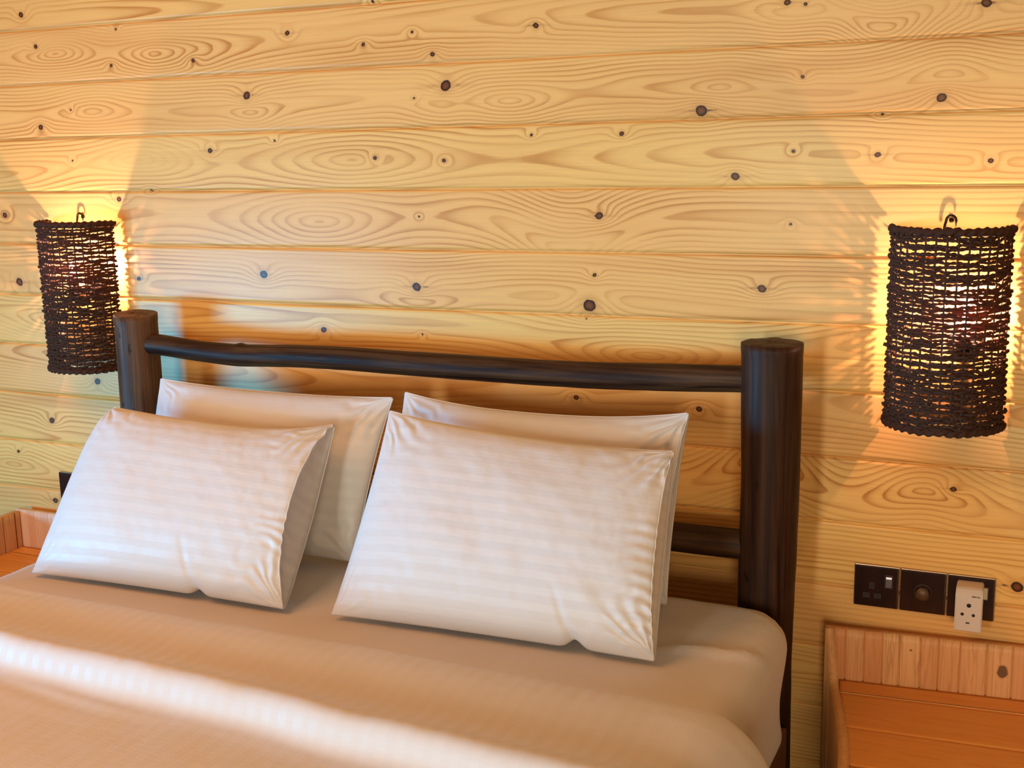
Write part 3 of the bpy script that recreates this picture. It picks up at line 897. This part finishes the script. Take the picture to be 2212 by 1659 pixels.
def socket_details(own, x0, zt, lit):
    yf = -.0105
    def slot(cx, cz, w, h):
        bm = bmesh.new()
        t_ = .0011
        for lo, hi in (((cx - w / 2 - t_, cz - h / 2 - t_), (cx + w / 2 + t_, cz - h / 2)), ((cx - w / 2 - t_, cz + h / 2), (cx + w / 2 + t_, cz + h / 2 + t_)),
                       ((cx - w / 2 - t_, cz - h / 2), (cx - w / 2, cz + h / 2)), ((cx + w / 2, cz - h / 2), (cx + w / 2 + t_, cz + h / 2))):
            box_bm(bm, (lo[0], yf - .0009, lo[1]), (hi[0], yf + .001, hi[1]))
        o = own(bm_obj('pin_surround', bm, M_shutter))
        q = box('pin_slot', (cx - w / 2, yf - .0004, cz - h / 2), (cx + w / 2, yf + .001, cz + h / 2), M_slot, bev=0)
        q.parent = o
    slot(x0 + .0345, zt - .041, .0075, .0105)
    slot(x0 + .0245, zt - .0615, .0105, .0075)
    slot(x0 + .0460, zt - .0615, .0105, .0075)
    # rocker
    bm = bmesh.new()
    cx, cz = x0 + .0665, zt - .0295
    for lo, hi in (((cx - .0078, cz - .0135), (cx + .0078, cz - .012)), ((cx - .0078, cz + .012), (cx + .0078, cz + .0135)), ((cx - .0078, cz - .012), (cx - .0068, cz + .012)), ((cx + .0068, cz - .012), (cx + .0078, cz + .012))):
        box_bm(bm, (lo[0], yf - .0009, lo[1]), (hi[0], yf + .001, hi[1]))
    own(bm_obj('switch_surround', bm, M_shutter))
    bm = bmesh.new()
    box_bm(bm, (cx - .0064, yf - .0035, cz - .0115), (cx + .0064, yf + .001, cz + .0115), .001, 2)
    for v in bm.verts:
        if v.co.y < yf - .001: v.co.y += (.0022 if v.co.z > cz else -.0012) * abs(v.co.z - cz) / .0115
    rk = own(bm_obj('switch_rocker', bm, M_shutter if lit else M_rocker))
    if lit:
        q = box('neon', (cx - .0052, yf - .0042, cz + .0066), (cx + .0052, yf - .001, cz + .0096), M_neon, bev=.0003)
        q.parent = rk
        tag(q, 'lit pink indicator bar')

sg = 'row of brown plates on the wall'
ZP = .618
t, own = plate_thing('power_socket', -.2998, ZP, 'brown three-pin wall socket with lit pink indicator, leftmost of the plate row', 'socket', sg)
socket_details(own, -.2998, ZP, True)
t, own = plate_thing('dimmer_switch', -.2125, ZP, 'brown wall dimmer plate with a round knob between the two sockets', 'switch', sg)
mb = MB()
mb.lathe([(0, .0095), (.0165, .0095), (.0165, .0112), (.0150, .0118), (.0150, .0104), (0, .0104)], (-.1695, 0, ZP - .043), 'y', 40)
own(mb.build('dial_ring', M_shutter))
mb = MB()
mb.lathe([(0, .010), (.0125, .010), (.0125, .021), (.0118, .0228), (.0, .0232)], (-.1695, 0, ZP - .043), 'y', 40)
own(mb.build('knob', M_knob))
t, own = plate_thing('power_socket', -.1252, ZP, 'brown wall socket filled by a white adapter, rightmost of the plate row', 'socket', sg)
socket_details(own, -.1252, ZP, False)
t, own = plate_thing('power_socket', -2.357, ZP + .002, 'brown wall socket mostly hidden behind a front pillow, above the left nightstand', 'socket', None)
socket_details(own, -2.357, ZP + .002, True)

def adapter():
    x0, x1, z0, z1, yf = -.1075, -.0595, .527, .610, -.062
    t = thing('plug_adapter', 'white travel plug adapter with three round holes in the right brown socket', 'adapter', None, ((x0 + x1) / 2, -.0105, (z0 + z1) / 2))
    inv = t.matrix_world.inverted(); inv = Matrix.Translation((-(x0 + x1) / 2, .0105, -(z0 + z1) / 2))
    def own(o): o.parent = t; o.matrix_parent_inverse = inv; return o
    # body: side profile extruded along x, sloping top edge
    prof = [(-.0112, z1), (-.045, z1), (-.052, z1 - .002), (-.0575, z1 - .009), (yf, z1 - .017), (yf, z0 + .002), (yf + .002, z0), (-.0112, z0)]
    bm = bmesh.new()
    a = [bm.verts.new((x0, y, z)) for y, z in prof]; b = [bm.verts.new((x1, y, z)) for y, z in prof]
    bm.faces.new(a); bm.faces.new(b[::-1])
    for i in range(len(prof)):
        j = (i + 1) % len(prof); bm.faces.new((a[i], b[i], b[j], a[j]))
    es = [e for e in bm.edges if abs(e.verts[0].co.x - e.verts[1].co.x) < 1e-6]
    bmesh.ops.bevel(bm, geom=es, offset=.0018, segments=3, affect='EDGES')
    own(bm_obj('body', bm, M_white))
    cx = (x0 + x1) / 2
    for hx, hz, hr in ((cx + .0005, .5795, .0040), (cx - .0105, .5615, .0030), (cx + .0092, .5610, .0030)):
        mb = MB(); mb.lathe([(0, -yf + .0004), (hr, -yf + .0004), (hr, -yf - .004), (0, -yf - .004)], (hx, 0, hz), 'y', 24)
        own(mb.build('pin_hole', M_slot, smooth=False))
    own(box('latch_slot', (cx - .0035, yf - .0004, .5435), (cx + .0030, yf + .003, .5462), M_slot, bev=0))
    bm = bmesh.new()
    xx = cx + .005
    rs = np.random.RandomState(4)
    for k in range(9):
        wdt = .0011
        if k == 6: xx += .0012
        sl = -.0575; 
        box_bm(bm, (xx, -.0608, z1 - .0142), (xx + wdt, -.0594, z1 - .0124 + .0006 * rs.rand()))
        xx += wdt + .0004
    own(bm_obj('printing', bm, M_print))
adapter()

# ------------------------------------------------------------------ nightstands
def slat_panel(name, p0, p1, z0, z1, thick, edges, mat, nrm, seed, knots=()):
    """vertical boards from p0 to p1 (xy), board joints at distances 'edges' along it; thick extends against nrm"""
    p0 = np.array(p0, float); p1 = np.array(p1, float); L = np.linalg.norm(p1 - p0); d = (p1 - p0) / L
    nrm = np.array(nrm, float); nrm /= np.linalg.norm(nrm)
    ss, dep, ton = [], [], []
    rs = np.random.RandomState(seed)
    ed = [0] + list(edges) + [L]
    for a, b in zip(ed[:-1], ed[1:]):
        tv = rs.rand()
        for q, dd in ((a + .0005, .007), (a + .0019, 0), *[(a + (b - a) * k / 12, 0) for k in range(1, 12)], (b - .0019, 0), (b - .0005, .007)):
            ss.append(q); dep.append(dd); ton.append(tv)
    ss, dep, ton = map(np.array, (ss, dep, ton))
    dep[0] = dep[-1] = 0
    zz = np.linspace(z0, z1, 30)
    S, Z = np.meshgrid(ss, zz, indexing='ij')
    base = p0[None, None, :] + S[..., None] * d - nrm * dep[:, None, None]
    V = np.concatenate([base, Z[..., None]], -1)
    Z1 = Z.copy()
    bk = p0[None, None, :] + S[..., None] * d - nrm * thick
    Vb = np.concatenate([bk, Z[..., None]], -1)
    nu, nv = S.shape
    off = nu * nv
    Q = [grid_faces(nu, nv), grid_faces(nu, nv, off, True)]
    idx = np.arange(nu * nv).reshape(nu, nv)
    for l in (idx[0], idx[-1], idx[:, 0], idx[:, -1]):
        Q.append(np.stack([l[:-1], l[1:], l[1:] + off, l[:-1] + off], 1))
    me = np_mesh(name, np.vstack([V.reshape(-1, 3), Vb.reshape(-1, 3)]), np.vstack(Q))
    tt = np.repeat(ton[:, None], nv, 1).ravel(); vattr(me, 'tone', np.r_[tt, tt])
    kd = np.full(S.shape, 4.0)
    for (ks, kz, kr) in knots: kd = np.minimum(kd, np.hypot((S - ks), (Z - kz) * .8) / kr)
    vattr(me, 'knot', np.r_[kd.ravel(), kd.ravel()])
    bm = bmesh.new(); bm.from_mesh(me); bmesh.ops.recalc_face_normals(bm, faces=bm.faces); bm.to_mesh(me); bm.free()
    return link(name, me, mat, None, False)

def board_top(name, quad, z, thick, joints, mat, seed, knots=()):
    """horizontal boards; quad = back-left, back-right, front-right, front-left (xy); joints = fractions back->front"""
    BLq, BRq, FRq, FLq = [np.array(a, float) for a in quad]
    Ld = np.linalg.norm(FLq - BLq)
    vs, dep, ton = [], [], []
    rs = np.random.RandomState(seed)
    ed = [0] + list(joints) + [1]
    for a, b in zip(ed[:-1], ed[1:]):
        tv = rs.rand() * .6; g = .0034 / Ld
        for q, dd in ((a + g * .3, .007), (a + g, .0008), (a + g * 2, 0), *[(a + (b - a) * k / 12, 0) for k in range(1, 12)], (b - g * 2, 0), (b - g, .0008), (b - g * .3, .007)):
            vs.append(q); dep.append(dd); ton.append(tv)
    vs, dep, ton = map(np.array, (vs, dep, ton)); dep[0] = dep[-1] = 0
    us = np.linspace(0, 1, 60)
    U, Vv = np.meshgrid(us, vs, indexing='ij')
    P = ((1 - U) * (1 - Vv))[..., None] * BLq + (U * (1 - Vv))[..., None] * BRq + (U * Vv)[..., None] * FRq + ((1 - U) * Vv)[..., None] * FLq
    D = np.repeat(dep[None, :], 60, 0)
    Vt = np.concatenate([P, (z - D)[..., None]], -1); Vb = np.concatenate([P, np.full(U.shape + (1,), z - thick)], -1)
    nu, nv = U.shape; off = nu * nv
    Q = [grid_faces(nu, nv), grid_faces(nu, nv, off, True)]
    idx = np.arange(nu * nv).reshape(nu, nv)
    for l in (idx[0], idx[-1], idx[:, 0], idx[:, -1]):
        Q.append(np.stack([l[:-1], l[1:], l[1:] + off, l[:-1] + off], 1))
    me = np_mesh(name, np.vstack([Vt.reshape(-1, 3), Vb.reshape(-1, 3)]), np.vstack(Q))
    tt = np.repeat(ton[None, :], nu, 0).ravel(); vattr(me, 'tone', np.r_[tt, tt])
    kd = np.full(U.shape, 4.0)
    for (kx, ky, kr) in knots: kd = np.minimum(kd, np.hypot((P[..., 0] - kx) * .35, P[..., 1] - ky) / kr)
    vattr(me, 'knot', np.r_[kd.ravel(), kd.ravel()])
    bm = bmesh.new(); bm.from_mesh(me); bmesh.ops.recalc_face_normals(bm, faces=bm.faces); bm.to_mesh(me); bm.free()
    return link(name, me, mat, None, False)

def swept_panel(name, path, thick, mat):
    """upright end panel whose top edge follows path (x,y,z) back to front and reaches down to the floor; thick to -x"""
    P = np.array(path, float); n = 60
    d = np.r_[0, np.cumsum(np.linalg.norm(np.diff(P, axis=0), axis=1))]
    s = np.linspace(0, d[-1], n)
    Q = np.stack([np.interp(s, d, P[:, k]) for k in range(3)], 1)
    for _ in range(5): Q[1:-1] = (Q[:-2] + 2 * Q[1:-1] + Q[2:]) / 4
    inn, out = Q.copy(), Q.copy(); out[:, 0] -= thick
    inn_b, out_b = inn.copy(), out.copy(); inn_b[:, 2] = out_b[:, 2] = .0
    V = np.stack([inn, out, out_b, inn_b], 1).reshape(-1, 3)
    F = []
    for i in range(n - 1):
        for k in range(4):
            k2 = (k + 1) % 4
            F.append((i * 4 + k, i * 4 + k2, (i + 1) * 4 + k2, (i + 1) * 4 + k))
    F += [(3, 2, 1, 0), tuple((n - 1) * 4 + k for k in range(4))]
    me = np_mesh(name, V, np.array(F))
    bm = bmesh.new(); bm.from_mesh(me); bmesh.ops.recalc_face_normals(bm, faces=bm.faces); bm.to_mesh(me); bm.free()
    return link(name, me, mat, None, False)

def right_nightstand():
    t = thing('nightstand', 'orange pine nightstand with a raised slatted back below the brown sockets', 'nightstand', 'pine nightstands', (-.13, -.25, 0))
    inv = Matrix.Translation((.13, .25, 0))
    def own(o): o.parent = t; o.matrix_parent_inverse = inv; return o
    zt = .393
    # back edge turned slightly off the wall
    b0 = np.array((-.345, -.062)); b1 = np.array((.155, -.018)); d = (b1 - b0) / np.linalg.norm(b1 - b0); nr = np.array((d[1], -d[0]))
    L = np.linalg.norm(b1 - b0)
    own(slat_panel('back_panel', b0, b1, .10, .496, .019, [.040, .075, .110, .141, .180, .213, .252, .300, .345, .40, .45], M_ns_v, nr, 6, [(.328, .445, .012), (.162, .47, .0035)]))
    # boards of the tray
    bl = b0 + d * .030 + nr * .0005; br = b1 - d * .022 + nr * .0005
    fl = np.array((-.240, -.47)); fr_ = br + nr * .44
    own(board_top('top', (bl, br, fr_, fl), zt, .02, [.15, .485, .82], M_ns_x, 8, [(-.225, -.17, .004)]))
    own(swept_panel('side_panel', [(-.3265, -.063, .500), (-.322, -.068, .470), (-.3165, -.076, .430), (-.3125, -.090, .400), (-.3080, -.11, .396), (-.262, -.30, .396), (-.248, -.39, .395), (-.240, -.472, .395)], .0185, M_ns_e))
    q0 = br + d * .001
    own(slat_panel('side_panel', q0 + nr * .001, q0 + nr * .44, .0, .496, .019, [.05, .10, .15, .2, .25, .3, .35, .4], M_ns_v, -d, 9))
    own(box('front_panel', (-.238, -.468, .03), (float(fr_[0]), -.448, zt - .021), M_ns_x, bev=.002))
    for o in t.children:
        if o.name.startswith('front_panel'):
            vattr(o.data, 'tone', np.zeros(len(o.data.vertices))); vattr(o.data, 'knot', np.full(len(o.data.vertices), 4.0))
right_nightstand()

def left_nightstand():
    t = thing('nightstand', 'pale pine nightstand with slatted sides left of the bed, below the half-hidden socket', 'nightstand', 'pine nightstands', (-2.27, -.25, 0))
    inv = Matrix.Translation((2.27, .25, 0))
    def own(o): o.parent = t; o.matrix_parent_inverse = inv; return o
    zt = .412
    xL, xR, yb, yf = -2.470, -2.075, -.045, -.45
    own(slat_panel('back_panel', (xL - .018, yb), (xR + .018, yb), .10, .512, .018, [.042, .066, .090, .114, .142, .17, .2, .24, .28, .32, .36, .4], M_ns_p, (0, -1), 12))
    own(slat_panel('side_panel', (xL, yf), (xL, yb - .001), 0.0, .510, .018, [.05, .10, .15, .20, .25, .30, .345, .385], M_ns_v, (1, 0), 14))
    own(slat_panel('side_panel', (xR, yb - .001), (xR, yf), 0.0, .440, .018, [.05, .10, .15, .2, .25, .3, .35], M_ns_v, (-1, 0), 15))
    own(board_top('top', ((xL + .0005, yb - .0005), (xR - .0005, yb - .0005), (xR - .0005, yf + .002), (xL + .0005, yf + .002)), zt, .02, [.14, .42, .7], M_ns_x, 16))
    o = own(box('front_panel', (xL + .001, yf + .004, .03), (xR - .001, yf + .022, zt - .021), M_ns_x, bev=.002))
    vattr(o.data, 'tone', np.zeros(len(o.data.vertices))); vattr(o.data, 'knot', np.full(len(o.data.vertices), 4.0))
left_nightstand()
